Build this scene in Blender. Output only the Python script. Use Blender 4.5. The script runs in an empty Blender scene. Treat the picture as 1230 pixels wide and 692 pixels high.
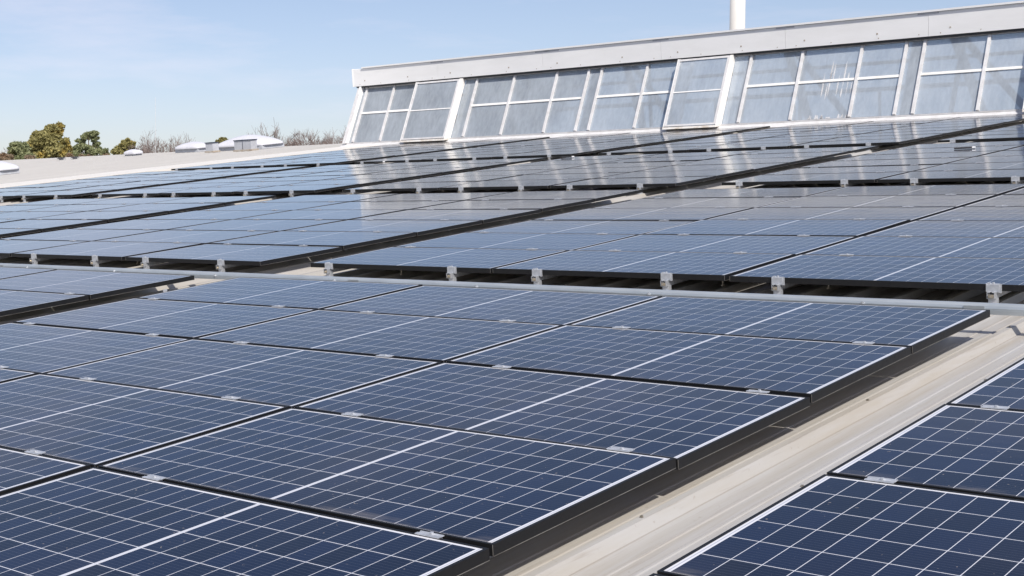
import bpy, bmesh, math, random
from mathutils import Vector, Matrix, Euler
random.seed(7)
S = bpy.context.scene
COL = S.collection
PI = math.pi

# ------------------------------------------------------------------ frame of the sloping roof
SLOPE = math.radians(6.24)                      # the roof climbs 6.24 deg away from the camera
RX = Matrix.Rotation(SLOPE, 4, 'X')
def W(u, v, n=0.0):                              # roof coordinates (along, up the slope, off the sheet) -> world
    return RX @ Vector((u, v, n))

# ------------------------------------------------------------------ camera
cam_d = bpy.data.cameras.new('camera'); cam = bpy.data.objects.new('camera', cam_d); COL.objects.link(cam)
right = Vector((0.71528544, 0.69469601, -0.07592232))
down = Vector((0.03576107, -0.14488569, -0.98880194))
fwd = Vector((-0.69791682, 0.70456057, -0.1284777))
M = Matrix((right, -down, -fwd)).transposed().to_4x4()
M = RX @ Matrix.Translation((2.21885788, -3.00894761, 1.24865098)) @ M
cam.matrix_world = M
cam_d.sensor_width = 36.0
cam_d.lens = 36.0 * 1652.12 / 1230
cam_d.shift_x = (615 - 331.7) / 1230
cam_d.clip_start = 0.05; cam_d.clip_end = 5000
S.camera = cam

# ------------------------------------------------------------------ sky and sun
sun_dir = (RX.to_3x3() @ Vector((0.76, -0.42, 1.0))).normalized()     # towards the sun
sun_el = math.asin(sun_dir.z); sun_az = math.atan2(sun_dir.x, sun_dir.y)
world = bpy.data.worlds.new('World'); S.world = world; world.use_nodes = True
nt = world.node_tree; nt.nodes.clear()
sky = nt.nodes.new('ShaderNodeTexSky'); sky.sky_type = 'NISHITA'; sky.sun_disc = False
sky.sun_elevation = sun_el; sky.sun_rotation = sun_az
sky.altitude = 100; sky.air_density = 1.0; sky.dust_density = 1.0; sky.ozone_density = 1.6
tc = nt.nodes.new('ShaderNodeTexCoord')
mp = nt.nodes.new('ShaderNodeMapping'); mp.inputs['Scale'].default_value = (1.2, 3.0, 14.0)
mp.inputs['Rotation'].default_value = (0.10, 0.06, 0.5)
nz = nt.nodes.new('ShaderNodeTexNoise'); nz.inputs['Scale'].default_value = 1.6; nz.inputs['Detail'].default_value = 7; nz.inputs['Roughness'].default_value = 0.6
cr = nt.nodes.new('ShaderNodeValToRGB'); cr.color_ramp.elements[0].position = 0.50; cr.color_ramp.elements[1].position = 0.80
mul = nt.nodes.new('ShaderNodeMath'); mul.operation = 'MULTIPLY'; mul.inputs[1].default_value = 0.36
mix = nt.nodes.new('ShaderNodeMixRGB'); mix.inputs[2].default_value = (8.0, 8.0, 8.2, 1)
bg = nt.nodes.new('ShaderNodeBackground'); bg.inputs['Strength'].default_value = 0.080
out = nt.nodes.new('ShaderNodeOutputWorld')
L = nt.links
L.new(tc.outputs['Generated'], mp.inputs[0]); L.new(mp.outputs[0], nz.inputs['Vector']); L.new(nz.outputs[0], cr.inputs[0])
L.new(cr.outputs[0], mul.inputs[0]); L.new(mul.outputs[0], mix.inputs[0]); L.new(sky.outputs[0], mix.inputs[1])
tint = nt.nodes.new('ShaderNodeMixRGB'); tint.blend_type = 'MULTIPLY'; tint.inputs[0].default_value = 1; 
sxyz = nt.nodes.new('ShaderNodeSeparateXYZ'); L.new(tc.outputs['Generated'], sxyz.inputs[0])
hz = nt.nodes.new('ShaderNodeMapRange'); hz.inputs[1].default_value = 0.0; hz.inputs[2].default_value = 0.25; L.new(sxyz.outputs[2], hz.inputs[0])
tm = nt.nodes.new('ShaderNodeMixRGB'); tm.inputs[1].default_value = (1.05, 0.970, 1.09, 1); tm.inputs[2].default_value = (1.17, 1.03, 1.02, 1)
L.new(hz.outputs[0], tm.inputs[0]); L.new(tm.outputs[0], tint.inputs[2])
L.new(mix.outputs[0], tint.inputs[1]); L.new(tint.outputs[0], bg.inputs[0]); L.new(bg.outputs[0], out.inputs[0])
sd = bpy.data.lights.new('sun', 'SUN'); sd.energy = 3.3; sd.angle = math.radians(0.53); sd.color = (1.0, 0.95, 0.87)
so = bpy.data.objects.new('sun', sd); COL.objects.link(so)
so.rotation_euler = (-sun_dir).to_track_quat('-Z', 'Y').to_euler(); so.location = (0, 0, 40)
S.view_settings.view_transform = 'Standard'; S.view_settings.look = 'None'
S.view_settings.exposure = 0.6; S.view_settings.gamma = 1.0; S.view_settings.use_curve_mapping = False

# ------------------------------------------------------------------ material helpers
def mat(name, col=(0.5, 0.5, 0.5), rough=0.5, metal=0.0, spec=0.5):
    m = bpy.data.materials.new(name); m.use_nodes = True
    b = m.node_tree.nodes['Principled BSDF']
    b.inputs['Base Color'].default_value = (*col, 1); b.inputs['Roughness'].default_value = rough
    b.inputs['Metallic'].default_value = metal; b.inputs['Specular IOR Level'].default_value = spec
    return m, m.node_tree, b
class NT:
    """small expression helper for shader maths"""
    def __init__(s, nt): s.nt = nt
    def n(s, t, **k):
        x = s.nt.nodes.new(t)
        for a, b in k.items(): setattr(x, a, b)
        return x
    def m(s, op, a, b=None, c=None, clamp=False):
        x = s.n('ShaderNodeMath', operation=op); x.use_clamp = clamp
        for i, v in enumerate((a, b, c)):
            if v is None: continue
            if isinstance(v, (int, float)): x.inputs[i].default_value = v
            else: s.nt.links.new(v, x.inputs[i])
        return x.outputs[0]
    def noise(s, vec, scale, detail=4, rough=0.5, sc=None):
        if sc is not None:
            mpp = s.n('ShaderNodeMapping'); mpp.inputs['Scale'].default_value = sc
            s.nt.links.new(vec, mpp.inputs[0]); vec = mpp.outputs[0]
        x = s.n('ShaderNodeTexNoise'); x.inputs['Scale'].default_value = scale; x.inputs['Detail'].default_value = detail; x.inputs['Roughness'].default_value = rough
        s.nt.links.new(vec, x.inputs['Vector']); return x.outputs[0]
    def ramp(s, f, lo, hi):
        x = s.n('ShaderNodeMapRange'); x.inputs[1].default_value = lo; x.inputs[2].default_value = hi
        s.nt.links.new(f, x.inputs[0]); return x.outputs[0]
    def mixc(s, f, a, b):
        x = s.n('ShaderNodeMixRGB')
        if isinstance(f, (int, float)): x.inputs[0].default_value = f
        else: s.nt.links.new(f, x.inputs[0])
        for i, v in ((1, a), (2, b)):
            if isinstance(v, tuple): x.inputs[i].default_value = (*v, 1)
            else: s.nt.links.new(v, x.inputs[i])
        return x.outputs[0]
    def tc(s, k='Object'): return s.n('ShaderNodeTexCoord').outputs[k]
    def sep(s, v):
        x = s.n('ShaderNodeSeparateXYZ'); s.nt.links.new(v, x.inputs[0]); return x.outputs
    def link(s, a, b): s.nt.links.new(a, b)

def speckled(name, c1, c2, rough, metal=0.0, scale=6.0, sc=(1, 1, 1), lo=0.35, hi=0.65, bump=0.0, spec=0.5):
    m, t, b = mat(name, c1, rough, metal, spec); N = NT(t)
    o = N.tc(); f = N.noise(o, scale, 5, 0.6, sc)
    N.link(N.mixc(N.ramp(f, lo, hi), c1, c2), b.inputs['Base Color'])
    r = N.m('MULTIPLY_ADD', f, 0.25, rough - 0.1); N.link(r, b.inputs['Roughness'])
    if bump:
        bp = N.n('ShaderNodeBump'); bp.inputs['Strength'].default_value = bump; bp.inputs['Distance'].default_value = 0.01
        N.link(N.noise(o, scale * 3, 4, 0.6), bp.inputs['Height']); N.link(bp.outputs[0], b.inputs['Normal'])
    return m

PW, PH, TH = 1.765, 1.040, 0.035                # panel size
LIP = 0.011
ML, MR, MB_, MT = 0.028, 0.028, 0.014, 0.021    # panel edge -> first cell
CG = 0.014                                      # gap in the middle of the panel

def cell_material():
    m, t, b = mat('solar_cells', (0.02, 0.03, 0.07), 0.10); N = NT(t)
    o = N.tc(); X, Y, Z = N.sep(o)
    halfw = (PW - ML - MR - CG) / 2
    cw = halfw / 10; ch = (PH - MB_ - MT) / 6
    mid = ML + halfw + CG / 2
    ax = N.m('SUBTRACT', N.m('ABSOLUTE', N.m('SUBTRACT', X, mid)), CG / 2)     # distance from the centre strip's edge
    cx = N.m('DIVIDE', ax, cw)
    dx = N.m('MULTIPLY', N.m('ABSOLUTE', N.m('SUBTRACT', cx, N.m('ROUND', cx))), cw)   # distance to a cell joint
    yy = N.m('DIVIDE', N.m('SUBTRACT', Y, MB_), ch)
    dy = N.m('MULTIPLY', N.m('ABSOLUTE', N.m('SUBTRACT', yy, N.m('ROUND', yy))), ch)
    lx = N.m('LESS_THAN', dx, 0.0011); ly = N.m('LESS_THAN', dy, 0.0016)
    cen = N.m('LESS_THAN', ax, 0.0)
    outx = N.m('GREATER_THAN', ax, halfw)
    outy = N.m('MAXIMUM', N.m('LESS_THAN', yy, 0.0), N.m('GREATER_THAN', yy, 6.0))
    white = N.m('MAXIMUM', N.m('MAXIMUM', lx, ly), N.m('MAXIMUM', cen, N.m('MAXIMUM', outx, outy)))
    # collector ribbons running along the short edges and the middle strip
    rib = N.m('LESS_THAN', N.m('ABSOLUTE', N.m('SUBTRACT', ax, halfw + 0.008)), 0.0022)
    rib = N.m('MAXIMUM', rib, N.m('LESS_THAN', N.m('ABSOLUTE', N.m('SUBTRACT', N.m('ABSOLUTE', N.m('SUBTRACT', X, mid)), 0.0032)), 0.0012))
    # fine busbars along X : nine per cell
    bb = N.m('MULTIPLY', yy, 9.0)
    dbb = N.m('ABSOLUTE', N.m('SUBTRACT', N.m('FRACT', N.m('ADD', bb, 0.0)), 0.5))
    bus = N.m('LESS_THAN', dbb, 0.028)
    oi = N.n('ShaderNodeObjectInfo')
    # each cell has its own slight tone
    comb = N.n('ShaderNodeCombineXYZ'); N.link(N.m('FLOOR', N.m('ADD', cx, N.m('MULTIPLY', N.m('GREATER_THAN', X, mid), 31.0))), comb.inputs[0])
    N.link(N.m('FLOOR', yy), comb.inputs[1]); N.link(N.m('MULTIPLY', oi.outputs['Random'], 97.0), comb.inputs[2])
    wn = N.n('ShaderNodeTexWhiteNoise'); wn.noise_dimensions = '3D'; N.link(comb.outputs[0], wn.inputs['Vector'])
    cell = N.mixc(wn.outputs['Value'], (0.0014, 0.0040, 0.015), (0.0040, 0.0100, 0.035))
    cell = N.mixc(N.m('MULTIPLY', bus, 0.35), cell, (0.14, 0.155, 0.20))
    col = N.mixc(white, cell, (0.66, 0.67, 0.71))
    col = N.mixc(rib, col, (0.42, 0.43, 0.48))
    # dust: gathers in a band along the low edge and as faint specks and rain marks
    offs = N.n('ShaderNodeVectorMath', operation='ADD'); N.link(o, offs.inputs[0])
    cmb2 = N.n('ShaderNodeCombineXYZ')
    for i in range(3): N.link(N.m('MULTIPLY', oi.outputs['Random'], 31.7 + i * 17), cmb2.inputs[i])
    N.link(cmb2.outputs[0], offs.inputs[1]); ov = offs.outputs[0]
    n1 = N.noise(ov, 5.0, 6, 0.65, (1, 2.5, 1)); n2 = N.noise(ov, 60.0, 2, 0.5)
    band = N.m('MULTIPLY', N.ramp(Y, 0.030, 0.010), N.ramp(n1, 0.30, 0.62))
    band2 = N.m('MULTIPLY', N.ramp(Y, 0.075, 0.015), N.ramp(n1, 0.50, 0.75))
    speck = N.m('MULTIPLY', N.ramp(n2, 0.735, 0.76), 0.45)
    film = N.m('MULTIPLY', N.ramp(n1, 0.25, 0.8), 0.005)
    dust = N.m('MAXIMUM', N.m('MAXIMUM', N.m('MULTIPLY', band, 0.55), N.m('MULTIPLY', band2, 0.35)), N.m('MAXIMUM', speck, film))
    col = N.mixc(dust, col, (0.40, 0.35, 0.30))
    gz = N.sep(N.n('ShaderNodeTexCoord').outputs['Normal'])[2]
    col = N.mixc(N.m('LESS_THAN', gz, -0.5), col, (0.70, 0.68, 0.64))     # white backsheet underneath
    N.link(col, b.inputs['Base Color'])
    b.inputs['Specular Tint'].default_value = (0.68, 0.86, 1.0, 1); b.inputs['IOR'].default_value = 1.31; b.inputs['Specular IOR Level'].default_value = 0.5
    N.link(N.m('ADD', N.m('MULTIPLY_ADD', n1, 0.05, 0.055), N.m('MULTIPLY', dust, 0.5)), b.inputs['Roughness'])
    # rolled solar glass and a slight sag
    bp = N.n('ShaderNodeBump'); bp.inputs['Strength'].default_value = 0.05; bp.inputs['Distance'].default_value = 0.02
    N.link(N.noise(ov, 2.2, 2, 0.5, (0.7, 1.6, 1)), bp.inputs['Height']); N.link(bp.outputs[0], b.inputs['Normal'])
    return m

def roof_material():
    m, t, b = mat('roof_sheet_paint', (0.5, 0.48, 0.45), 0.42); N = NT(t)
    o = N.tc()
    st = N.noise(o, 9.0, 6, 0.62, (1.0, 0.035, 0.3))        # streaks down the slope
    st2 = N.noise(o, 40.0, 3, 0.6, (1.0, 0.02, 0.3))
    bl = N.noise(o, 0.35, 4, 0.55)
    sp = N.noise(o, 45.0, 2, 0.5)
    c = N.mixc(N.ramp(st, 0.36, 0.66), (0.42, 0.417, 0.41), (0.365, 0.335, 0.29))
    c = N.mixc(N.m('MULTIPLY', N.ramp(st2, 0.45, 0.7), 0.45), c, (0.45, 0.45, 0.46))
    st3 = N.noise(o, 130.0, 3, 0.6, (1.0, 0.01, 0.2))
    c = N.mixc(N.m('MULTIPLY', N.ramp(st3, 0.58, 0.70), 0.40), c, (0.25, 0.21, 0.17))
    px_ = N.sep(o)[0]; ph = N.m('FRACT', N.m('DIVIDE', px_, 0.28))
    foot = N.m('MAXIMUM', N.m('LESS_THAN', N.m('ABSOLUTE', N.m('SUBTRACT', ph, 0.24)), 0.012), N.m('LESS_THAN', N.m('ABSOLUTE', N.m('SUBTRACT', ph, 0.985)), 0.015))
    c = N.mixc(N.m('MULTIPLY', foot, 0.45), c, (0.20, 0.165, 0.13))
    c = N.mixc(N.m('MULTIPLY', N.ramp(bl, 0.4, 0.7), 0.25), c, (0.35, 0.32, 0.285))
    c = N.mixc(N.m('MULTIPLY', N.ramp(sp, 0.70, 0.75), 0.35), c, (0.22, 0.17, 0.12))
    X, Y, Z = N.sep(o)
    far = N.ramp(X, -24.9, -25.1)               # the colour turns greyer in the roof bay beyond the capping
    c2 = N.mixc(N.ramp(st, 0.3, 0.7), (0.46, 0.45, 0.435), (0.38, 0.37, 0.36))
    c = N.mixc(far, c, c2)
    N.link(c, b.inputs['Base Color'])
    N.link(N.m('MULTIPLY_ADD', st, 0.3, 0.30), b.inputs['Roughness'])
    return m

M_CELL = cell_material()
M_FRAME = speckled('black_anodised', (0.007, 0.0075, 0.009), (0.010, 0.010, 0.011), 0.5, 0.0, 30, spec=0.3)
M_DROP = speckled('dried_droppings', (0.62, 0.62, 0.62), (0.48, 0.48, 0.50), 0.8, 0, 9)
M_KEY_GLINT = speckled('corner_key_and_edge_glint', (0.30, 0.29, 0.27), (0.14, 0.13, 0.12), 0.5, 0.2, 14)  # bare metal corner keys, and the highlight painted along the lower frame edge
M_ALU = speckled('bare_aluminium', (0.62, 0.64, 0.68), (0.42, 0.44, 0.47), 0.40, 0.5, 25)
M_GALV = speckled('galvanised_steel', (0.50, 0.54, 0.57), (0.40, 0.44, 0.47), 0.34, 0.45, 12, (0.3, 1, 1))
M_BOLT = speckled('steel_bolt', (0.60, 0.56, 0.48), (0.40, 0.34, 0.26), 0.35, 0.9, 60)
M_ROOF = roof_material()
M_WHITE = speckled('white_coated_sheet', (0.87, 0.87, 0.87), (0.81, 0.81, 0.805), 0.45, 0, 2.5, (0.3, 1, 1))
M_WFRAME = speckled('white_window_paint', (0.82, 0.81, 0.79), (0.68, 0.64, 0.58), 0.42, 0, 5, (1, 1, 1), 0.5, 0.8)
M_STACK = speckled('white_chimney_paint', (0.64, 0.63, 0.61), (0.56, 0.54, 0.51), 0.6, 0, 0.6, (1, 1, 0.4))
M_MULL = speckled('pale_grey_aluminium_paint', (0.66, 0.66, 0.67), (0.55, 0.54, 0.54), 0.45, 0, 6)
M_SILL = speckled('weathered_sill', (0.70, 0.68, 0.65), (0.42, 0.33, 0.24), 0.55, 0, 7, (1, 1, 1), 0.45, 0.75)
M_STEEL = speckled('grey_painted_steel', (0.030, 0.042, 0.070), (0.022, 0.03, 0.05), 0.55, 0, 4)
M_DARK = speckled('dark_fittings_and_shade', (0.05, 0.052, 0.056), (0.035, 0.035, 0.04), 0.6, 0, 10)  # cables, cowls, and the shade lines painted above and below the fascia
M_CAP = speckled('cream_roof_capping', (0.74, 0.71, 0.66), (0.66, 0.63, 0.58), 0.5, 0, 3, (1, 0.2, 1))
M_DOME = speckled('white_dome_plastic', (0.66, 0.66, 0.70), (0.60, 0.60, 0.64), 0.25, 0, 3)
M_CURB = speckled('pale_grey_curb', (0.50, 0.52, 0.56), (0.42, 0.43, 0.46), 0.55, 0, 4)
M_RUST = speckled('rusty_edge', (0.34, 0.27, 0.20), (0.48, 0.44, 0.38), 0.7, 0, 6)

def glass_material(name, film=0.20, tint=(0.88, 0.92, 0.96)):
    m = bpy.data.materials.new(name); m.use_nodes = True; t = m.node_tree; t.nodes.clear(); N = NT(t)
    o = N.tc(); f = N.noise(o, 1.6, 5, 0.6, (1.0, 0.6, 0.35)); f2 = N.noise(o, 9.0, 4, 0.6, (1.6, 1, 0.15))
    tr = N.n('ShaderNodeBsdfTransparent'); tr.inputs[0].default_value = (*tint, 1)
    df = N.n('ShaderNodeBsdfDiffuse'); df.inputs[0].default_value = (0.84, 0.92, 1.0, 1)
    tl = N.n('ShaderNodeBsdfTranslucent'); tl.inputs[0].default_value = (0.68, 0.74, 0.82, 1)
    fm = N.n('ShaderNodeMixShader'); fm.inputs[0].default_value = 0.35; N.link(df.outputs[0], fm.inputs[1]); N.link(tl.outputs[0], fm.inputs[2])
    gl = N.n('ShaderNodeBsdfGlossy'); gl.inputs['Roughness'].default_value = 0.06
    fr = N.n('ShaderNodeFresnel'); fr.inputs[0].default_value = 1.5
    a = N.n('ShaderNodeMixShader')
    amt = N.m('ADD', N.m('MULTIPLY', N.ramp(f, 0.3, 0.7), 0.16), N.m('MULTIPLY_ADD', N.ramp(f2, 0.35, 0.85), 0.12, film))
    N.link(amt, a.inputs[0]); N.link(tr.outputs[0], a.inputs[1]); N.link(fm.outputs[0], a.inputs[2])
    b2 = N.n('ShaderNodeMixShader'); N.link(N.m('MULTIPLY', fr.outputs[0], 0.9), b2.inputs[0])
    N.link(a.outputs[0], b2.inputs[1]); N.link(gl.outputs[0], b2.inputs[2])
    oo = N.n('ShaderNodeOutputMaterial'); N.link(b2.outputs[0], oo.inputs[0])
    return m
M_GLASS = glass_material('weathered_window_glass', 0.34)
def frosted_material():
    m = bpy.data.materials.new('frosted_rear_glazing'); m.use_nodes = True; t = m.node_tree; t.nodes.clear(); N = NT(t)
    df = N.n('ShaderNodeBsdfDiffuse'); df.inputs[0].default_value = (0.74, 0.80, 0.86, 1)
    tl = N.n('ShaderNodeBsdfTranslucent'); tl.inputs[0].default_value = (0.80, 0.88, 0.95, 1)
    a = N.n('ShaderNodeMixShader'); a.inputs[0].default_value = 0.6
    N.link(df.outputs[0], a.inputs[1]); N.link(tl.outputs[0], a.inputs[2])
    tr = N.n('ShaderNodeBsdfTransparent'); tr.inputs[0].default_value = (0.86, 0.91, 0.96, 1)
    c = N.n('ShaderNodeMixShader'); c.inputs[0].default_value = 0.62; N.link(a.outputs[0], c.inputs[1]); N.link(tr.outputs[0], c.inputs[2])
    oo = N.n('ShaderNodeOutputMaterial'); N.link(c.outputs[0], oo.inputs[0]); return m
M_FROST = frosted_material()

# ------------------------------------------------------------------ mesh helpers
class MB:
    def __init__(s): s.v = []; s.f = []
    def quad(s, a, b, c, d): k = len(s.v); s.v += [tuple(a), tuple(b), tuple(c), tuple(d)]; s.f.append((k, k+1, k+2, k+3))
    def hexa(s, p):            # 8 points: bottom ring 0-3, top ring 4-7
        k = len(s.v); s.v += [tuple(q) for q in p]
        for f in ((3, 2, 1, 0), (4, 5, 6, 7), (0, 1, 5, 4), (1, 2, 6, 5), (2, 3, 7, 6), (3, 0, 4, 7)): s.f.append(tuple(k+i for i in f))
    def box(s, x0, y0, z0, x1, y1, z1):
        s.hexa([(x0, y0, z0), (x1, y0, z0), (x1, y1, z0), (x0, y1, z0), (x0, y0, z1), (x1, y0, z1), (x1, y1, z1), (x0, y1, z1)])
    def prof_x(s, prof, x0, x1, close=True):      # extrude a (y,z) outline along x
        k = len(s.v); n = len(prof)
        s.v += [(x0, y, z) for y, z in prof] + [(x1, y, z) for y, z in prof]
        for i in range(n if close else n-1):
            j = (i+1) % n; s.f.append((k+i, k+j, k+n+j, k+n+i))
        if close: s.f.append(tuple(k+i for i in range(n))[::-1]); s.f.append(tuple(k+n+i for i in range(n)))
    def bar(s, a, b, w, h, up=Vector((0, 0, 1))):  # rectangular bar between two points
        a = Vector(a); b = Vector(b); d = (b-a).normalized()
        sx = d.cross(up); sx = sx.normalized() * w/2; sz = sx.cross(d).normalized() * h/2
        s.hexa([a-sx-sz, a+sx-sz, b+sx-sz, b-sx-sz, a-sx+sz, a+sx+sz, b+sx+sz, b-sx+sz])
    def tube(s, a, b, r0, r1, n=8, caps=True):
        a = Vector(a); b = Vector(b); d = (b-a).normalized()
        q = d.to_track_quat('Z', 'Y'); k = len(s.v)
        for p, r in ((a, r0), (b, r1)):
            for i in range(n):
                an = 2*PI*i/n; s.v.append(tuple(p + q @ Vector((r*math.cos(an), r*math.sin(an), 0))))
        for i in range(n): j = (i+1) % n; s.f.append((k+i, k+j, k+n+j, k+n+i))
        if caps: s.f.append(tuple(k+i for i in range(n))[::-1]); s.f.append(tuple(k+n+i for i in range(n)))
    def mesh(s, name, m, smooth=False):
        me = bpy.data.meshes.new(name); me.from_pydata(s.v, [], s.f); me.materials.append(m); me.update()
        if smooth:
            for p in me.polygons: p.use_smooth = True
        return me
    def build(s, name, m, parent=None, bevel=0.0, smooth=False):
        me = s.mesh(name, m, smooth)
        return link(name, me, parent, bevel)
def link(name, me, parent=None, bevel=0.0):
    o = bpy.data.objects.new(name, me); COL.objects.link(o)
    if parent: o.parent = parent
    if bevel:
        b = o.modifiers.new('bevel', 'BEVEL'); b.width = bevel; b.segments = 2; b.limit_method = 'ANGLE'
    return o
def tag(o, label=None, cat=None, group=None, kind=None):
    if label: o['label'] = label
    if cat: o['category'] = cat
    if group: o['group'] = group
    if kind: o['kind'] = kind
    return o
def thing(name, label, cat, u, v, n=0.0, group=None, rot=None):
    o = bpy.data.objects.new(name, None); COL.objects.link(o); o.empty_display_size = 0.2
    o.matrix_world = RX @ Matrix.Translation((u, v, n)) @ (rot if rot is not None else Matrix.Identity(4))
    return tag(o, label, cat, group)

# ------------------------------------------------------------------ setting: ground, roof, walls of the hall
ZG = -8.5
g = MB(); g.quad((-2500, -2500, ZG), (2500, -2500, ZG), (2500, 2500, ZG), (-2500, 2500, ZG))
M_GRASS = speckled('dry_grass', (0.09, 0.10, 0.045), (0.14, 0.12, 0.07), 0.9, 0, 0.05)
tag(g.build('ground', M_GRASS), kind='structure')

HP, HC = -0.158, -0.118                        # pan and crest of the trapezoid roof sheet
VR = 33.6                                      # ridge
U0, U1, V0 = -90.0, 16.0, -14.0
per = 0.28
prof = []
k0 = math.floor(U0/per)
u = 0.0 + k0*per
while u < U1:
    prof += [(u, HP), (u+0.018, HC), (u+0.046, HC), (u+0.064, HP), (u+0.145, HP), (u+0.150, HP+0.0025), (u+0.160, HP+0.0025), (u+0.165, HP),
             (u+0.212, HP), (u+0.217, HP+0.0025), (u+0.227, HP+0.0025), (u+0.232, HP)]
    u += per
r = MB(); nP = len(prof)
for (vv, dz) in ((V0, 0), (VR, 0), (VR+40, -9.0)):
    r.v += [tuple(W(a, vv, b+dz)) for a, b in prof]
for s_ in range(2):
    for i in range(nP-1): r.f.append((s_*nP+i, s_*nP+i+1, (s_+1)*nP+i+1, (s_+1)*nP+i))
nroof = len(r.f)
for uu, vv in ((0.032, -2.9), (0.312, -2.35)):
    while vv < 5.6:
        a = len(r.v)
        for q in range(6): r.v.append(tuple(W(uu+0.0065*math.cos(q*PI/3), vv+0.0065*math.sin(q*PI/3), HC+0.001)))
        for q in range(6): r.v.append(tuple(W(uu+0.0055*math.cos(q*PI/3), vv+0.0055*math.sin(q*PI/3), HC+0.006)))
        for q in range(6): r.f.append((a+q, a+(q+1) % 6, a+6+(q+1) % 6, a+6+q))
        r.f.append(tuple(a+6+q for q in range(6)))
        vv += 1.83
roof = r.build('roof', M_ROOF)
roof.data.materials.append(M_BOLT)
for p_ in roof.data.polygons:
    if p_.index >= nroof: p_.material_index = 1; tag(roof, kind='structure')

# cream capping strip along the left edge of the arrays
c = MB()
for a, b, z in ((-25.6, -23.9, 0.0),):
    c.box(a, 2.0, HC+0.002, b, 29.3, z-0.02)
cap = c.build('roof_capping', M_CAP); cap.matrix_world = RX.copy(); tag(cap, kind='structure')

# ------------------------------------------------------------------ solar panels
def frame_mesh():
    b = MB(); L_ = LIP; w = 0.0016
    # four mitred lips + outer walls, 35 mm deep, with lower return flange
    o = [(0, 0), (PW, 0), (PW, PH), (0, PH)]
    i_ = [(L_, L_), (PW-L_, L_), (PW-L_, PH-L_), (L_, PH-L_)]
    for a in range(4):
        c_ = (a+1) % 4
        p = [o[a], o[c_], i_[c_], i_[a]]
        b.hexa([(x, y, -0.004) for x, y in p] + [(x, y, 0.0) for x, y in p])
    tk = 0.003
    b.box(0, 0, -TH, PW, tk, -0.0041); b.box(0, PH-tk, -TH, PW, PH, -0.0041)
    b.box(0, tk, -TH, tk, PH-tk, -0.0041); b.box(PW-tk, tk, -TH, PW, PH-tk, -0.0041)
    b.box(tk, tk, -TH, PW-tk, 0.028, -TH+0.002); b.box(tk, PH-0.028, -TH, PW-tk, PH-tk, -TH+0.002)
    nf = len(b.f)
    for x in (0, PW-0.0018): b.box(x, -0.0006, -TH+0.001, x+0.0018, 0.0, -0.001)
    b.box(0.0, PH+0.0, -TH+0.001, 0.0018, PH+0.0006, -0.002)
    nf2 = len(b.f)
    for y0, y1 in ((0.001, PH-0.001),):
        b.box(PW, y0, -TH-0.0002, PW+0.0006, y1, -TH+0.0012)  # thin pale strip stands in for the highlight on this edge
    me = b.mesh('frame', M_FRAME); me.materials.append(M_KEY_GLINT)
    for i_, p_ in enumerate(me.polygons):
        if i_ >= nf: p_.material_index = 1
    return me
def glass_mesh():
    b = MB(); b.box(0.0045, 0.0045, -0.0040, PW-0.0045, PH-0.0045, -0.0015)
    # keep only inside of the lip on top: the sheet slides under the lip
    b = MB(); b.box(LIP-0.0005, LIP-0.0005, -0.0065, PW-LIP+0.0005, PH-LIP+0.0005, -0.0015)
    return b.mesh('laminate', M_CELL)
def mid_clamp_mesh():                            # origin: middle of the gap
    b = MB(); l = 0.043
    b.prof_x([(-0.020, 0.0005), (0.020, 0.0005), (0.020, 0.0035), (0.006, 0.0035), (0.005, 0.0010), (-0.005, 0.0010), (-0.006, 0.0035), (-0.020, 0.0035)], -l, l)
    b.box(-l+0.004, -0.0045, -0.034, l-0.004, 0.0045, 0.0008)
    b.tube((0.004, 0, 0.001), (0.004, 0, 0.0085), 0.0065, 0.0065, 6)
    return b.mesh('clamp', M_ALU)
def end_clamp_mesh():                            # origin: front bottom edge of a panel, faces -y
    b = MB(); l = 0.034
    b.prof_x([(0.012, 0.0005), (0.012, 0.0040), (-0.006, 0.0045), (-0.010, 0.001), (-0.012, -0.041), (-0.006, -0.041), (-0.004, -0.002), (-0.002, 0.0003)], -l, l)
    b.box(l-0.030, -0.004, -0.0455, l+0.010, 0.0, 0.004)
    b.box(-l+0.006, -0.008, 0.0045, -l+0.022, 0.010, 0.0085)
    b.tube((0.002, 0.000, 0.0045), (0.002, 0.000, 0.012), 0.0065, 0.0065, 6)
    return b.mesh('end_clamp', M_ALU)
FM, GM, CM, EM = frame_mesh(), glass_mesh(), mid_clamp_mesh(), end_clamp_mesh()
ORD = ['front', 'second', 'third', 'fourth', 'fifth', 'sixth', 'seventh', 'eighth', 'ninth']
def proj(u_, v_, n_=0.0):
    p = M.inverted() @ W(u_, v_, n_)
    if p.z > -0.3: return None
    f = 1652.12
    return (331.7 + f*p.x/-p.z, 346 - f*p.y/-p.z)
def visible(u0, v0, u1, v1, m=12):
    P = [proj(a, b) for a in (u0, (u0+u1)/2, u1) for b in (v0, (v0+v1)/2, v1)]
    P = [p for p in P if p]
    if not P: return False
    if any(-m < x < 1230+m and -m < y < 692+m for x, y in P): return True
    xs = [p[0] for p in P]; ys = [p[1] for p in P]
    return min(xs) < 1230 and max(xs) > 0 and min(ys) < 692 and max(ys) > 0 and len(P) == 9 and (max(xs)-min(xs)) > 300
RH = 1.058
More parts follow.
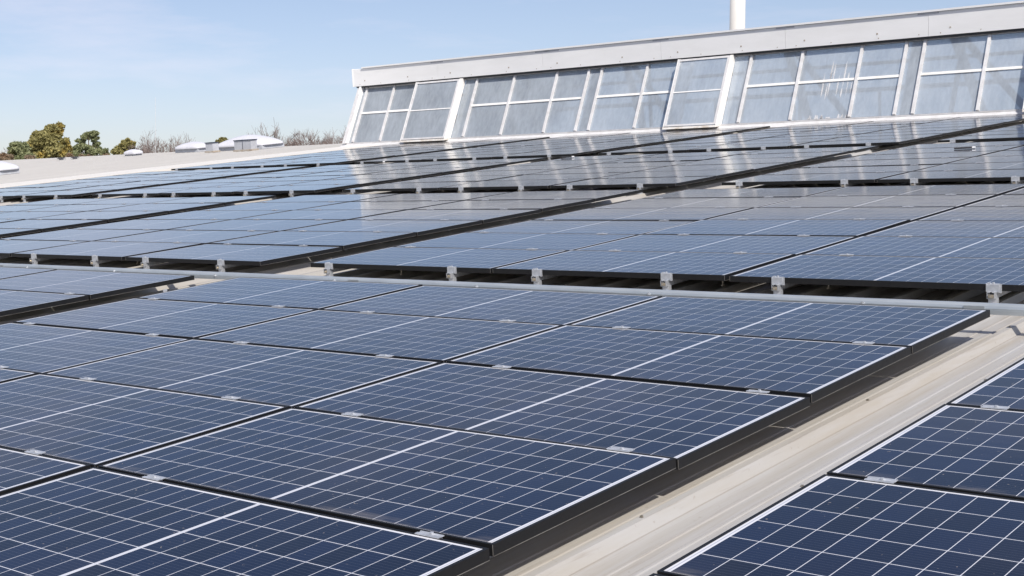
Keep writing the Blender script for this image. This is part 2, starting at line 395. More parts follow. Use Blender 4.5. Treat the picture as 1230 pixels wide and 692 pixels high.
# tiers: (phrase, v of the front edge, rows (first, last+1), front is open, blocks)
# blocks: (phrase, right edge, left edge, columns, clamp offsets from the right edge)
C3 = [0.235, 1.455, 2.20, 3.19, 3.93, 5.15]; C3b = [0.48, 1.48, 2.22, 3.20, 3.93, 5.16]
TIERS = [
  ('nearest array', 0.0, -2, 4, 'A', [
      ('block at bottom right corner', 0.471 + 3*1.775, 0.471, C3),
      ('main block', 0.0, -5.325, [0.21, 1.435, 2.14, 3.155, 3.90, 5.12]),
      ('far left block', -5.845, -11.20, C3)]),
  ('array behind the steel rail', 5.036, 0, 6, 'B', [
      ('right block', 0.0, -5.361, C3), ('middle block', -5.924, -11.33, C3b), ('left block', -11.88, -17.25, C3b)]),
  ('third array back', 12.191, 0, 6, 'C', [
      ('right block', 0.0, -5.38, C3), ('second block from right', -5.954, -11.33, C3b),
      ('third block from right', -11.88, -17.27, C3b), ('leftmost block', -17.85, -23.22, C3b)]),
  ('array below the skylight', 19.33, 0, 8, 'D', [
      ('right block', 0.0, -5.38, C3), ('second block from right', -5.94, -11.33, C3b),
      ('third block from right', -11.90, -17.27, C3b), ('leftmost block', -17.85, -23.22, C3b)]),
]
RAILS = []
npan = 0
for phrase, vf, r0, r1, key, blocks in TIERS:
    for bname, ur, ul, cl in blocks:
        pitch = (ur-ul)/3
        for c_ in range(3):
            cn = ['right column', 'middle column', 'left column'][c_]
            pr_ = ur - c_*pitch - (pitch-PW)*(0.0 if c_ == 0 else 0.5); pl = pr_ - PW
            anyrow = []
            for r_ in range(r0, r1):
                v0 = vf + r_*RH + (RH-PH)/2 + (0.05 if bname.startswith('block at') else 0)
                if not visible(pl, v0, pr_, v0+PH): continue
                anyrow.append(r_)
                if key == 'A': rn = {3: 'rear row', 2: 'second row from rear', 1: 'third row from rear', 0: 'fourth row from rear', -1: 'front row', -2: 'frontmost row'}[r_]
                else: rn = 'rear row' if r_ == r1-1 else ORD[r_] + ' row'
                bn = bname
                lab = f'solar panel, {rn}, {cn}, {bn}, {phrase}'
                tilt = Matrix.Rotation(math.radians(random.gauss(0, 0.10)), 4, 'X') @ Matrix.Rotation(math.radians(random.gauss(0, 0.07)), 4, 'Y')
                t = thing('solar_panel', lab, 'solar panel', pl, v0, random.uniform(-0.0012, 0.0012), 'solar panels in rows on the roof', tilt)
                link('frame', FM, t); link('laminate', GM, t)
                npan += 1
                for q in cl[c_*2:c_*2+2]:
                    cu = ur - q - pl
                    if r_ != r1-1 or key == 'A' and False:
                        k = link('clamp', CM, t); k.location = (cu + random.uniform(-0.004, 0.004), PH + (RH-PH)/2, 0.0006); k.rotation_euler.z = random.uniform(-0.02, 0.02)
                    if r_ == 0 and key != 'A':
                        k = link('clamp', EM, t); k.location = (cu, 0.0, 0)
            if anyrow and key != 'A':
                for side, q in zip(('right', 'left'), cl[c_*2:c_*2+2]):
                    RAILS.append((ur-q, vf, r1, f'rail end, {side} side of {cn}, {bname}, {phrase}'.replace('below the', 'below').replace('behind the', 'behind')))
print('panels', npan)

# mounting rails under the arrays: extruded profile, feet screwed to the sheet crests
b = MB(); b.box(-0.030, 0, HC, 0.030, 0.05, HC+0.004); b.box(-0.022, 0.01, HC+0.004, 0.022, 0.045, -0.0752); FOOT = b.mesh('foot', M_ALU)
for x, vf, rows, lab in RAILS:
    if not visible(x-0.05, vf-0.1, x+0.05, vf+0.3, 5): continue
    t = thing('mounting_rail', lab, 'mounting rail', x, vf-0.035, 0, 'aluminium mounting rails under the panels')
    ln = rows*RH + 0.05
    b = MB(); w = 0.020
    for (x0, z0, x1, z1) in ((-w, -0.0375, -0.006, -0.0410), (0.006, -0.0375, w, -0.0410), (-w, -0.041, -w+0.003, -0.072), (w-0.003, -0.041, w, -0.072), (-w, -0.072, w, -0.075), (-w+0.003, -0.056, w-0.003, -0.0585)):
        b.box(x0, 0, min(z0, z1), x1, ln, max(z0, z1))
    b.build('rail', M_ALU, t)
    for q in range(4):
        k = link('foot', FOOT, t); k.location = (0, 0.02 + 1.6*q, 0)
    b = MB(); b.tube((0.002, -0.012, -0.060), (0.002, 0.004, -0.060), 0.008, 0.008, 6); b.box(-0.012, -0.004, -0.070, 0.016, 0.0, -0.050)
    b.build('bolt', M_BOLT, t)

# ------------------------------------------------------------------ long steel rail in front of the second array
t = thing('steel_rail', 'long galvanised steel rail running across the roof between two panel arrays', 'steel rail', 0, 4.40, 0)
b = MB()
pf = [(-0.030, -0.048), (-0.030, -0.020), (-0.026, -0.008), (-0.014, 0.002), (0.004, 0.004), (0.016, 0.0), (0.020, -0.006), (0.020, -0.048), (0.016, -0.048), (0.016, -0.010), (0.002, 0.000), (-0.012, -0.002), (-0.022, -0.011), (-0.026, -0.022), (-0.026, -0.048)]
b.prof_x(pf[::-1], -15.0, 3.2)
b.build('channel', M_GALV, t)
b = MB(); b.box(-15.0, -0.0325, -0.050, 3.2, -0.0302, -0.0285); b.build('lower_flange', M_GALV, t)
for x in [-8.3 + 1.27*i for i in range(9)]:
    b = MB(); b.tube((x, -0.0326, -0.022), (x, -0.040, -0.022), 0.0075, 0.0065, 6); b.tube((x, -0.028, -0.022), (x, -0.034, -0.022), 0.012, 0.012, 10)
    b.build('bolt', M_ALU, t)
for x in (-8.72, -4.3, -0.12):
    b = MB(); b.box(x-0.05, -0.0335, -0.030, x+0.05, -0.0300, -0.008); b.build('joint_plate', M_GALV, t)
for x in [-12.3+0.915*2*i for i in range(9)]:
    b = MB(); b.box(x-0.02, -0.025, HC, x+0.02, 0.018, HC+0.004); b.box(x-0.004, -0.015, HC+0.004, x+0.004, 0.01, -0.046); b.build('foot', M_GALV, t)

# short steel brackets under the near array by the walkway lane
for (bu, bv, lab) in ((-5.86, 3.9, 'small bent sheet bracket in the lane beside the far left panel block'),):
    t = thing('roof_bracket', lab, 'bracket', bu, bv, HC)
    b = MB(); b.box(0, 0, 0, 0.10, 0.04, 0.003); b.box(0, 0, 0.003, 0.003, 0.04, 0.05); b.build('bracket_plate', M_ALU, t)

for (bu, bv, lab) in ((-1.30, 5.42, 'thin threaded rod under the right panel block, right of the middle bracket'), (-4.66, 5.35, 'thin threaded rod beside the leftmost bracket of the right block'),
                      (-1.98, 5.38, 'thin leaning rod just right of a bracket behind the steel rail'), (-7.95, 5.40, 'thin threaded rod in the shadow between two brackets of the middle block')):
    t = thing('threaded_rod', lab, 'rod', bu, bv, HC, 'threaded rods standing under the second array')
    b = MB(); b.tube((0, 0, 0), (0.004, 0, 0.070), 0.0055, 0.0055, 8); b.build('shank', M_BOLT, t)
    b = MB(); b.tube((0, 0, 0.0), (0, 0, 0.008), 0.014, 0.012, 6); b.build('nut', M_BOLT, t)
# connectors lying on top
for (cu, cv, s_, lab) in ((-4.35, 16.98, 0.22, 'dark cable connector with a pale tip lying on panels, right of the skylight casement reflection'),
                      (-16.2, 18.74, 0.20, 'dark cable connector lying on the panels at far left'),
                      (-11.35, 18.15, 0.20, 'dark cable connector lying on the panels near the middle')):
    t = thing('cable_connector', lab, 'connector', cu, cv, 0.006)
    b = MB(); b.tube((0, 0, 0.008), (s_, 0.03, 0.010), 0.011, 0.011, 8); b.build('cable', M_DARK, t)
    b = MB(); b.tube((s_, 0.03, 0.010), (s_+0.04, 0.036, 0.010), 0.013, 0.013, 8); b.build('plug', M_WHITE, t)

# ------------------------------------------------------------------ skylight lantern along the ridge
VB, NB = 28.30, 0.085          # base of the glass
VT, NTP = 29.17, 1.66          # top of the glass
RL, RRt = -25.25, 3.0
sk = thing('skylight_building', 'long white skylight with leaning windows along the top of the roof', 'skylight', 0, 0, 0)
def PP(u_, s_, out=0.0):       # point on the leaning glass plane, s 0..1 up the slope, out towards -v/up
    d = Vector((0, VT-VB, NTP-NB)); nn = Vector((0, -(NTP-NB), VT-VB)).normalized()
    return Vector((u_, VB, NB)) + d*s_ + nn*out
def QQ(u_, s_, out=0.0):       # same, but standing proud horizontally
    p = PP(u_, s_); p.y -= out; return p
def hslab(b, u0, u1, s0, s1, o0, o1):
    b.hexa([QQ(u0, s0, o0), QQ(u1, s0, o0), QQ(u1, s1, o0), QQ(u0, s1, o0), QQ(u0, s0, o1), QQ(u1, s0, o1), QQ(u1, s1, o1), QQ(u0, s1, o1)])
def slab(b, u0, u1, s0, s1, o0, o1):
    b.hexa([PP(u0, s0, o0), PP(u1, s0, o0), PP(u1, s1, o0), PP(u0, s1, o0), PP(u0, s0, o1), PP(u1, s0, o1), PP(u1, s1, o1), PP(u0, s1, o1)])
# base kerb and flashing
b = MB(); b.box(RL-0.15, 28.16, HC+0.001, RRt, 28.42, 0.015); b.build('base_kerb', M_SILL, sk)
b = MB(); b.prof_x([(28.02, -0.045), (28.02, -0.038), (28.24, 0.050), (28.33, 0.050), (28.33, 0.016), (28.15, 0.016)][::-1], RL-0.2, RRt); b.build('flashing', M_MULL, sk)
b = MB(); b.box(RL-0.1, 28.23, 0.0515, RRt, 28.36, 0.082); b.build('sill', M_MULL, sk)
# fascia
FV = 29.02
joints = [-25.53, -22.32, -18.76, -15.25, -12.03, -8.81, -5.59, -2.37, 0.85, RRt]
for i in range(len(joints)-1):
    b = MB(); a, c_ = joints[i]+0.003, joints[i+1]-0.003
    b.prof_x([(FV, 1.745), (FV, 2.262), (FV+0.03, 2.262), (FV+0.03, 1.775), (FV+0.10, 1.765), (FV+0.10, 1.745)][::-1], a, c_)
    p_ = b.build('fascia_panel', M_WHITE, sk)
    b = MB()
    for x in (a+0.25, (a*2+c_)/3, (a+2*c_)/3, c_-0.2):
        b.tube((x, FV+0.002, 1.80), (x, FV-0.006, 1.80), 0.012, 0.010, 8)
    for x in (a+0.45, c_-1.1):
        b.tube((x, FV+0.002, 1.90), (x, FV-0.005, 1.90), 0.022, 0.02, 8)
    b.build('rivet', M_RUST, p_)
b = MB(); b.box(-25.16, FV-0.035, 2.268, RRt, FV+0.30, 2.312); b.build('top_trim', M_WHITE, sk)
b = MB(); b.box(-25.12, FV-0.012, 2.2625, RRt, FV+0.25, 2.2675); b.build('trim_shade_strip', M_DARK, sk)  # dark strip painted where shade falls under the trim
for x in joints[1:-1] + [-18.45]:
    b = MB(); b.box(x-0.22, FV-0.010, 2.225, x+0.22, FV-0.0005, 2.266); b.build('joint_cover', M_CURB, sk)
b = MB(); b.box(-25.56, FV-0.015, 1.74, -25.531, FV+0.35, 2.275); b.build('end_cap', M_WHITE, sk)
b = MB(); b.prof_x([(FV+0.1, 2.20), (30.9, 2.34), (32.4, 2.20), (32.4, 2.14), (30.9, 2.28), (FV+0.1, 2.14)][::-1], -25.5, RRt); b.build('lantern_roof', M_WHITE, sk)
# header under the fascia
b = MB(); slab(b, -25.2, RRt, 1.002, 1.045, -0.02, 0.035); b.build('head_frame', M_MULL, sk)
b = MB(); b.box(-25.45, FV+0.031, 1.70, RRt, VT+0.06, 1.7448); b.build('head_shade_strip', M_DARK, sk)  # dark box stands in for the shade cast under the fascia
# gable ends
for x0, x1 in ((-25.32, -25.25),):
    b = MB(); b.hexa([(x0, VB+0.02, HC+0.002), (x1, VB+0.02, HC+0.002), (x1, 33.2, HC+0.002), (x0, 33.2, HC+0.002), (x0, VT+0.02, 2.14), (x1, VT+0.02, 2.14), (x1, 32.35, 2.14), (x0, 32.35, 2.14)])
    b.build('gable_wall', M_WHITE, sk)
# rear glazing
b = MB(); b.hexa([(-25.2, 33.20, HC+0.01), (RRt, 33.20, HC+0.01), (RRt, 33.22, HC+0.01), (-25.2, 33.22, HC+0.01), (-25.2, 32.34, 2.13), (RRt, 32.34, 2.13), (RRt, 32.36, 2.13), (-25.2, 32.36, 2.13)])
b.build('rear_glazing', M_FROST, sk)
# bays: period 8.15 m, mullion positions inside a half bay
# half-bay types relative to the cheek position c:  narrow | wide | wide | casement,   narrow | wide | wide | wide
mull, panes, cases = [], [], []
def win(u0, u1):
    panes.append((u0, u1))
HB = [(-25.25, 'short'), (-21.42, 'long'), (-13.33, 'long'), (-5.20, 'long')]
for c0, kind in HB:
    if kind == 'long':
        ms = [c0+0.42, c0+1.68, c0+3.05, c0+4.03, c0+4.42, c0+5.74]; ca = (c0+6.70, c0+8.08)
        es = [c0] + ms + [c0+6.98]
    else:
        ms = [c0+0.17, c0+1.20]; ca = (c0+2.30, c0+3.83)
        ms = [-25.08, -24.02]; es = [c0] + ms + [-22.86]; ca = (-23.02, -21.44)
    for i in range(len(es)-1): win(es[i], es[i+1])
    mull += ms + [es[-1]]
    cases.append(ca)
for i, (a, c_) in enumerate(panes):
    b = MB(); slab(b, a+0.001, c_-0.001, 0.0, 1.0, -0.004, 0.004); p_ = b.build('window_pane', M_GLASS, sk)
    if c_-a > 0.7:
        b = MB(); slab(b, a+0.028, c_-0.028, 0.515, 0.548, 0.006, 0.032); b.build('transom', M_WFRAME, p_)
for x in mull:
    if x > RRt: continue
    b = MB(); slab(b, x-0.030, x+0.030, 0.0, 1.0, 0.005, 0.060); b.build('mullion', M_MULL, sk)
b = MB()
# casements: box frames standing 0.30 m proud
OUT = 0.30
for (a, c_) in cases:
    if a > RRt: continue
    cs = MB()
    hslab(cs, a, a+0.06, 0.01, 1.03, OUT-0.05, OUT); hslab(cs, c_-0.075, c_-0.012, 0.01, 1.03, OUT-0.05, OUT)
    hslab(cs, a+0.06, c_-0.075, 0.01, 0.035, OUT-0.05, OUT); hslab(cs, a+0.06, c_-0.075, 1.0, 1.03, OUT-0.05, OUT)
    fo = cs.build('casement', M_MULL, sk)
    cs = MB(); hslab(cs, a+0.06, c_-0.075, 0.035, 1.0, OUT-0.035, OUT-0.028); cs.build('window_pane', M_GLASS, fo)
    cs = MB(); hslab(cs, a+0.06, c_-0.075, 0.515, 0.532, OUT-0.026, OUT-0.012); cs.build('transom', M_WFRAME, fo)
    cs = MB(); hslab(cs, c_-0.012, c_, 0.0, 1.035, 0.0, OUT+0.004); cs.build('cheek', M_WFRAME, fo)
    cs = MB(); hslab(cs, a-0.012, a, 0.0, 1.035, 0.0, OUT+0.004); cs.build('cheek', M_WFRAME, fo)
    cs = MB(); hslab(cs, a-0.01, c_+0.002, -0.032, -0.001, 0.0, OUT+0.015); cs.build('sill', M_SILL, fo)
cs = MB(); hslab(cs, -25.40, -25.27, 0.0, 1.04, -0.05, 0.14); ep = cs.build('end_post', M_MULL, sk)
cs = MB(); hslab(cs, -25.269, -25.255, 0.0, 1.04, -0.04, 0.138); cs.build('cheek', M_WFRAME, ep)
# white bird droppings run down one pane
rnd = random.Random(5); b = MB()
for k in range(13):
    x = -11.05 + rnd.uniform(0, 0.75); s0 = rnd.uniform(0.25, 0.5); s1 = min(0.96, s0 + rnd.uniform(0.15, 0.42)); w = rnd.uniform(0.006, 0.016)
    n_ = 7
    for q in range(n_):
        a0, a1 = s0+(s1-s0)*q/n_, s0+(s1-s0)*(q+1)/n_; w0, w1 = w*(0.12+math.sin(PI*q/n_)), w*(0.12+math.sin(PI*(q+1)/n_))
        b.quad(PP(x-w0, a0, 0.007), PP(x+w0, a0, 0.007), PP(x+w1+0.01, a1, 0.007), PP(x-w1+0.01, a1, 0.007))
for k in range(22):
    x = -11.25 + rnd.uniform(0, 0.95); w = rnd.uniform(0.01, 0.04); h_ = rnd.uniform(0.02, 0.06)
    b.quad(PP(x-w, 0.0, 0.007), PP(x+w, 0.0, 0.007), PP(x+w*0.3, h_, 0.007), PP(x-w*0.3, h_, 0.007))
dr = b.build('bird_droppings', M_DROP, sk); dr['kind'] = 'stuff'
# steelwork behind the glass
for x in (-25.0+0.3, -17.22, -13.0, -9.12, -21.1, -0.98):
    if x in (-25.0+0.3, -21.1, -13.0): w = 0.10
    else: w = 0.20
    b = MB(); b.hexa([PP(x-w/2, 0, -0.22), PP(x+w/2, 0, -0.22), PP(x+w/2, 0, -0.05), PP(x-w/2, 0, -0.05), PP(x-w/2, 1.05, -0.22), PP(x+w/2, 1.05, -0.22), PP(x+w/2, 1.05, -0.05), PP(x-w/2, 1.05, -0.05)])
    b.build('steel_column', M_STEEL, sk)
for x in (-16.7, -8.65, -12.4, -20.6, -0.6, -4.4):
    b = MB()
    b.bar((x+0.15, 29.45, 1.95), (x+1.05, 28.75, -0.09), 0.14, 0.14); b.bar((x+0.15, 29.6, 1.95), (x+1.9, 29.0, -0.09), 0.11, 0.11)
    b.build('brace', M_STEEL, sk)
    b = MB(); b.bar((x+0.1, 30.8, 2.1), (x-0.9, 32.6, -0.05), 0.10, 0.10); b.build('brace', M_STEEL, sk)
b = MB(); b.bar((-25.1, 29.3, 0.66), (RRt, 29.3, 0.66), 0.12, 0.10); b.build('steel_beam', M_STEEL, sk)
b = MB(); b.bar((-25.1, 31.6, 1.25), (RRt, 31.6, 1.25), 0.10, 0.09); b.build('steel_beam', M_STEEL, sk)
for i in range(14):
    x = -24.0 + 2.0*i
    b = MB(); b.bar((x, 29.32, 0.62), (x, 29.32, -0.09), 0.05, 0.05, Vector((0, 1, 0))); b.build('post', M_STEEL, sk)

# flue behind the skylight
d_ = M.to_3x3() @ Vector(((884.5-331.7)/1652.12, -(100-346)/1652.12, -1)); k_ = 120/math.hypot(d_.x, d_.y)
zf = bpy.data.objects.new('chimney_stack', None); COL.objects.link(zf); tag(zf, 'tall white chimney stack rising behind the skylight', 'chimney')
zf.location = (M.translation.x + d_.x*k_, M.translation.y + d_.y*k_, ZG)
b = MB(); b.tube((0, 0, 0.3), (0, 0, 29.5), 0.66, 0.60, 40); b.build('shaft', M_STACK, zf)
b = MB(); b.tube((0, 0, 29.5), (0, 0, 30.0), 0.68, 0.68, 40); b.build('rim', M_STACK, zf)
b = MB(); b.tube((0, 0, 0), (0, 0, 0.3), 1.1, 1.0, 40); b.build('base', M_CURB, zf)
for p_ in zf.children:
    for f_ in p_.data.polygons: f_.use_smooth = len(f_.vertices) == 4

# ------------------------------------------------------------------ roof domes and fan boxes
def dome(u0, u1, v0, v1, nb, h, curb, label, group='white roof domes', flat=0.25):
    t = thing('roof_dome', label, 'roof dome', (u0+u1)/2, (v0+v1)/2, HC, group)
    a, c_ = (u1-u0)/2, (v1-v0)/2
    b = MB(); b.box(-a+0.06, -c_+0.06, 0.0, a-0.06, c_-0.06, nb-HC-0.04); b.build('curb', M_CURB, t)
    b = MB(); n = 24; k = 0
    zb = nb-HC
    rings = [(1.0, -0.04), (1.015, -0.02), (1.0, 0.02), (0.97, 0.05)] + [(0.97*(1-q/10), 0.05 + (h-0.05)*(1-(1-q/10)**2)**0.85) for q in range(1, 10)]
    for (s_, z) in rings:
        for i in range(n*4):
            an = 2*PI*i/(n*4); ca, sa = math.cos(an), math.sin(an)
            e = 0.30 if s_ > 0.9 else min(1.0, 0.30 + (0.9-s_)*1.3)
            x = math.copysign(abs(ca)**e, ca)*a*s_; y = math.copysign(abs(sa)**e, sa)*c_*s_
            b.v.append((x, y, zb+z))
    m_ = n*4
    for q in range(len(rings)-1):
        for i in range(m_): j = (i+1) % m_; b.f.append((q*m_+i, q*m_+j, (q+1)*m_+j, (q+1)*m_+i))
    b.f.append(tuple((len(rings)-1)*m_+i for i in range(m_)))
    b.build('dome_shell', M_DOME, t, smooth=True)
    return t
dome(-37.65, -36.25, 32.2, 33.1, 0.05, 0.22, 0.1, 'low white roof dome, left of the pair beside the grey boxes')
dome(-35.1, -32.55, 31.9, 33.2, 0.05, 0.36, 0.1, 'large white roof dome, higher one of the pair beside the grey boxes')
dome(-39.95, -39.25, 31.6, 32.1, -0.02, 0.15, 0.1, 'small white roof dome in front of the third tree')
dome(-35.5, -33.75, 21.5, 22.4, 0.05, 0.28, 0.1, 'white roof dome cut off by the left picture edge')
for (a, c_, v_, z0, z1, lab) in ((-34.5, -34.13, 31.0, -0.02, 0.25, 'small pale grey box in front of the lower white dome'),
                              (-32.8, -31.97, 30.8, -0.05, 0.28, 'wider pale grey box in front of the larger white dome')):
    t = thing('vent_box', lab, 'vent box', a, v_, HC, 'grey boxes in front of the domes')
    b = MB(); b.box(0, 0, 0.06, c_-a, 0.3, z1-HC-0.03); b.build('casing', M_CURB, t)
    b = MB(); b.box(-0.02, -0.02, z1-HC-0.03, c_-a+0.02, 0.32, z1-HC); b.build('lid', M_STEEL, t)
    b = MB(); b.box(-0.04, -0.03, 0.0, c_-a+0.04, 0.33, 0.06); b.build('base', M_RUST, t)
    if c_-a > 0.6:
        b = MB(); b.box((c_-a)/2-0.01, -0.006, 0.07, (c_-a)/2+0.01, -0.001, z1-HC-0.04); b.build('seam', M_STEEL, t)
# two little dark vents on the bare roof
for i, (x, y, lab) in enumerate(((-43.14, 31.0, 'left one of two tiny dark vents on the bare roof'), (-42.5, 31.2, 'right one of two tiny dark vents on the bare roof'))):
    t = thing('roof_vent', lab, 'roof vent', x, y, HC, 'tiny dark vents on the bare roof')
    b = MB(); b.tube((0, 0, 0), (0, 0, 0.05), 0.10, 0.09, 12); b.build('collar', M_CURB, t)
    b = MB(); b.tube((0, 0, 0.05), (0, 0, 0.10), 0.20, 0.10, 12); b.build('cowl', M_DARK, t)

# ------------------------------------------------------------------ vegetation beyond the roof
def ray(px, py, dist):         # world point at a horizontal distance, seen through a photo pixel (used only to lay out the distant trees)
    d = (M.to_3x3() @ Vector(((px-331.7)/1652.12, -(py-346)/1652.12, -1)))
    o = M.translation; k = dist/math.hypot(d.x, d.y); return o + d*k
def leafmat(name, c1, c2, c3):
    m, t_, b_ = mat(name, c1, 0.7); N = NT(t_)
    gm = N.n('ShaderNodeNewGeometry'); r_ = gm.outputs['Random Per Island']
    f = N.noise(N.tc(), 0.9, 3, 0.6)
    c = N.mixc(r_, c1, c2); c = N.mixc(N.ramp(f, 0.54, 0.70), c, c3)
    N.link(c, b_.inputs['Base Color']); b_.inputs['Specular IOR Level'].default_value = 0.2
    tl = N.n('ShaderNodeBsdfTranslucent'); N.link(c, tl.inputs[0]); mx = N.n('ShaderNodeMixShader'); mx.inputs[0].default_value = 0.4
    N.link(b_.outputs[0], mx.inputs[1]); N.link(tl.outputs[0], mx.inputs[2]); N.link(mx.outputs[0], t_.nodes['Material Output'].inputs[0])
    return m
M_PINE = leafmat('pine_needles', (0.30, 0.28, 0.12), (0.43, 0.39, 0.17), (0.56, 0.40, 0.09))
M_PINE2 = leafmat('dark_pine_needles', (0.25, 0.28, 0.15), (0.38, 0.40, 0.22), (0.30, 0.27, 0.10))
M_BUSH = leafmat('brown_bush_leaves', (0.25, 0.20, 0.13), (0.36, 0.27, 0.19), (0.40, 0.27, 0.17))
M_BARK = speckled('bark', (0.10, 0.075, 0.055), (0.15, 0.11, 0.085), 0.9, 0, 3)
M_TWIG = speckled('twigs', (0.17, 0.13, 0.12), (0.25, 0.20, 0.18), 0.9, 0, 3)
def tree(name, label, px, ptop, dist, clumps, m, trunk=True, dens=1.0, leaf=0.13, group=None, px_scale=None):
    """clumps: list of (px, py, radius_px) describing foliage masses in the photograph's proportions"""
    base = ray(px, 190, dist); base.z = ZG
    t = bpy.data.objects.new(name, None); COL.objects.link(t); t.location = base; tag(t, label, 'tree', group)
    mpp = dist/1652.12*1.0
    b = MB(); rnd = random.Random(int(px*7+ptop))
    for (cx_, cy_, rp) in clumps:
        cpos = ray(cx_, cy_, dist + rnd.uniform(-1.0, 1.0)*rp*mpp*0.8) - base
        R_ = rp*mpp*1.18
        nsub = max(6, int(18*dens))
        for _ in range(nsub):
            d = Vector((rnd.gauss(0, 1), rnd.gauss(0, 1), rnd.gauss(0, 1))).normalized() * R_ * rnd.uniform(0.35, 0.95)
            d.z *= 0.8
            sc = cpos + d; rr = R_*rnd.uniform(0.30, 0.52)
            for _ in range(int(70*dens)):
                q = Vector((rnd.gauss(0, 1), rnd.gauss(0, 1), rnd.gauss(0, 1)))
                q = q.normalized()*rr*rnd.uniform(0.5, 1.1)
                q.z *= 0.7
                p = sc + q; s_ = leaf*rnd.uniform(0.5, 1.2)
                a = Vector((rnd.gauss(0, 1), rnd.gauss(0, 1), rnd.gauss(0, 1))).normalized()
                bb = a.cross(Vector((rnd.gauss(0, 1), rnd.gauss(0, 1), rnd.gauss(0, 1)))).normalized()
                b.quad(p - a*s_, p + bb*s_*0.5, p + a*s_, p - bb*s_*0.5)
    b.build('crown', m, t)
    top = ray(px, ptop, dist) - base
    b = MB(); b.tube((0, 0, 0), (0.1, 0, top.z*0.55), 0.28, 0.18, 8); b.tube((0.1, 0, top.z*0.55), (0, 0.1, top.z*0.92), 0.18, 0.05, 8)
    for (cx_, cy_, rp) in clumps:
        c_ = ray(cx_, cy_, dist) - base
        z0 = min(c_.z*0.8, top.z*0.75)
        b.tube((0.1, 0, z0), tuple(c_), 0.08, 0.03, 5)
    b.build('trunk', M_BARK, t)
def bare(label, px, ptop, dist, group, m=None, spread=0.55, seed=0):
    base = ray(px, 190, dist); base.z = ZG
    t = bpy.data.objects.new('bare_tree', None); COL.objects.link(t); t.location = base; tag(t, label, 'tree', group)
    H = (ray(px, ptop, dist) - base).z
    rnd = random.Random(seed); tr = MB(); br = MB()
    tr.tube((0, 0, 0), (0, 0, H*0.55), 0.12, 0.07, 7)
    def grow(p, d, l, r_, k):
        q = p + d*l; br.tube(tuple(p), tuple(q), r_, r_*0.62, 4, False)
        if k == 0: return
        for _ in range(rnd.choice((3, 3, 4))):
            nd = (d + Vector((rnd.gauss(0, spread), rnd.gauss(0, spread), rnd.gauss(0.10, 0.25)))).normalized()
            grow(p + d*l*rnd.uniform(0.55, 1.0), nd, l*rnd.uniform(0.55, 0.80), r_*0.66, k-1)
    for _ in range(5):
        d = Vector((rnd.gauss(0, 0.55), rnd.gauss(0, 0.55), 1)).normalized()
        grow(Vector((0, 0, H*rnd.uniform(0.36, 0.55))), d, H*rnd.uniform(0.11, 0.18), 0.065, 5)
    # scale so that the tallest twig reaches the intended height
    zs = sorted(v[2] for v in br.v); zm = zs[int(len(zs)*0.982)]; k = H/zm
    br.v = [(x, y, z*k) for x, y, z in br.v]
    br.build('crown', m or M_TWIG, t); tr.build('trunk', M_BARK, t)

tree('pine_tree', 'tallest pine with yellowish needles, second tree from the left', 58, 150, 95,
     [(60, 153, 5), (69, 154, 6), (55, 160, 7), (66, 161, 6), (45, 164, 8), (55, 170, 10), (65, 170, 7), (41, 172, 8), (78, 170, 6), (60, 180, 11), (45, 183, 10), (74, 181, 9), (80, 177, 5), (58, 192, 12), (72, 192, 10), (42, 193, 9)], M_PINE)
tree('pine_tree', 'rounded green pine at the far left, just beside the tallest one', 22, 172, 90,
     [(22, 177, 7), (29, 178, 6), (17, 181, 6), (25, 187, 9), (15, 191, 7), (33, 190, 8), (22, 197, 9)], M_PINE2)
tree('pine_tree', 'airy dark green pine with sky showing through, third from the left', 108, 158, 100,
     [(112, 160, 4.5), (106, 162, 4.5), (113, 167, 4), (100, 165, 3.5), (97, 172, 5), (116, 173, 3.5), (102, 177, 5), (118, 180, 4), (94, 180, 5), (108, 182, 6), (122, 183, 6), (126, 187, 4), (90, 187, 7), (104, 190, 8), (117, 191, 7)], M_PINE2, dens=0.8)
tree('pine_tree', 'small leaning pine with a golden tip above the small white dome', 150, 166, 105,
     [(154, 170, 4.5), (158, 174, 4), (149, 174, 4.5), (145, 179, 5), (154, 180, 6), (140, 183, 4.5), (148, 187, 7)], M_PINE)
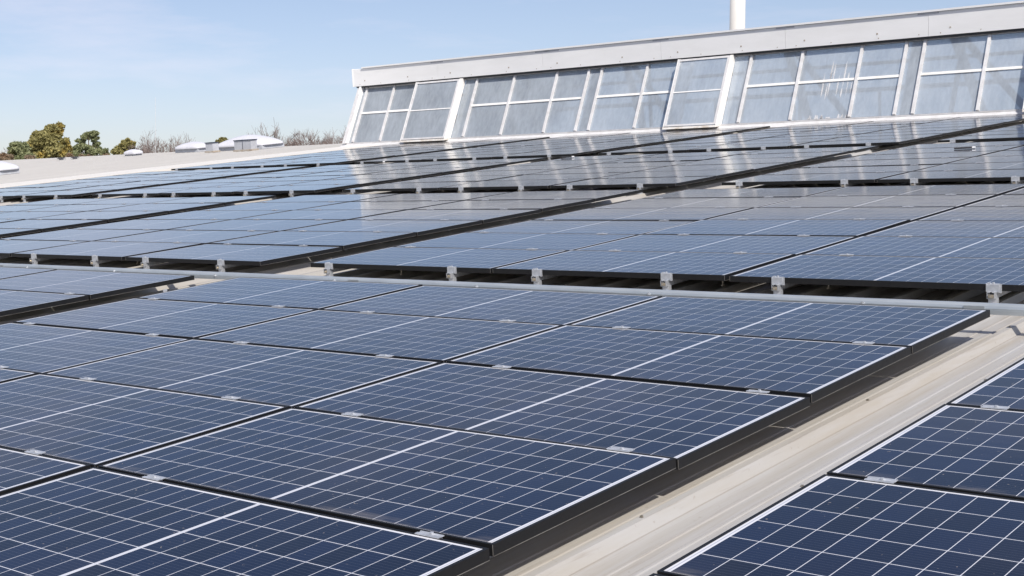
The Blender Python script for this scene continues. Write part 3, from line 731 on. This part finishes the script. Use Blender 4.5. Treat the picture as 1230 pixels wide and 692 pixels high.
tree('bush', 'little green treetop showing between the two large white domes', 267, 166, 110,
     [(266, 168.5, 3), (270, 168, 2.4), (263, 171, 3), (268, 174, 4)], M_PINE)
tree('bush', 'low brownish bush at the left picture edge', 5, 184, 88, [(3, 188, 5), (10, 190, 5), (-4, 190, 6), (6, 196, 7), (36, 190, 5)], M_BUSH, leaf=0.09)
tree('bush', 'low rusty brown bushes below the pines', 90, 184, 92, [(85, 189, 5), (98, 190, 4.5), (107, 189, 4), (128, 188, 3)], M_BUSH, leaf=0.09)
BT = [(14, 180, 112, 'bare grey tree at the far left edge'), (3, 181, 114, 'bare reddish tree touching the left edge'), (133, 181, 114, 'thin bare tree between two pines'), (170, 178, 100, 'bare tree just right of the small dome'),
      (181, 174, 104, 'reddish bare tree beside the thin mast'), (190, 176, 108, 'bare tree right of the thin mast'), (202, 171, 100, 'taller bare tree left of the large domes'), (210, 174, 104, 'bare tree touching the lower dome'),
      (347, 165, 98, 'bare tree right of the large dome'), (353, 162, 100, 'slim bare tree, second right of the large dome'), (363, 172, 104, 'short bare tree midway between dome and skylight'), (373, 166, 100, 'reddish bare tree left of the widest one'),
      (382, 160, 98, 'widest bare tree near the skylight end'), (391, 166, 100, 'bare tree close to the skylight end'), (399, 169, 104, 'low bare tree next to the skylight end post')]
for i, (px, pt, dd, lab) in enumerate(BT):
    bare(lab, px, pt, dd, 'bare trees beyond the roof', seed=i+3)

# thin white mast
pb = ray(187, 190, 60); pt_ = ray(188.5, 117, 60)
t = bpy.data.objects.new('thin_mast', None); COL.objects.link(t); t.location = (pb.x, pb.y, ZG); tag(t, 'very thin white mast standing beyond the roof, between the bare trees', 'mast')
b = MB(); b.tube((0, 0, 0), (0, 0, pt_.z-ZG-2.5), 0.013, 0.010, 8); b.build('pole', M_MULL, t)
b = MB(); b.tube((0, 0, pt_.z-ZG-2.5), (0, 0, pt_.z-ZG), 0.008, 0.006, 6); b.build('whip', M_MULL, t)
b = MB(); b.box(-0.2, -0.2, 0, 0.2, 0.2, 0.15); b.build('base', M_CURB, t)
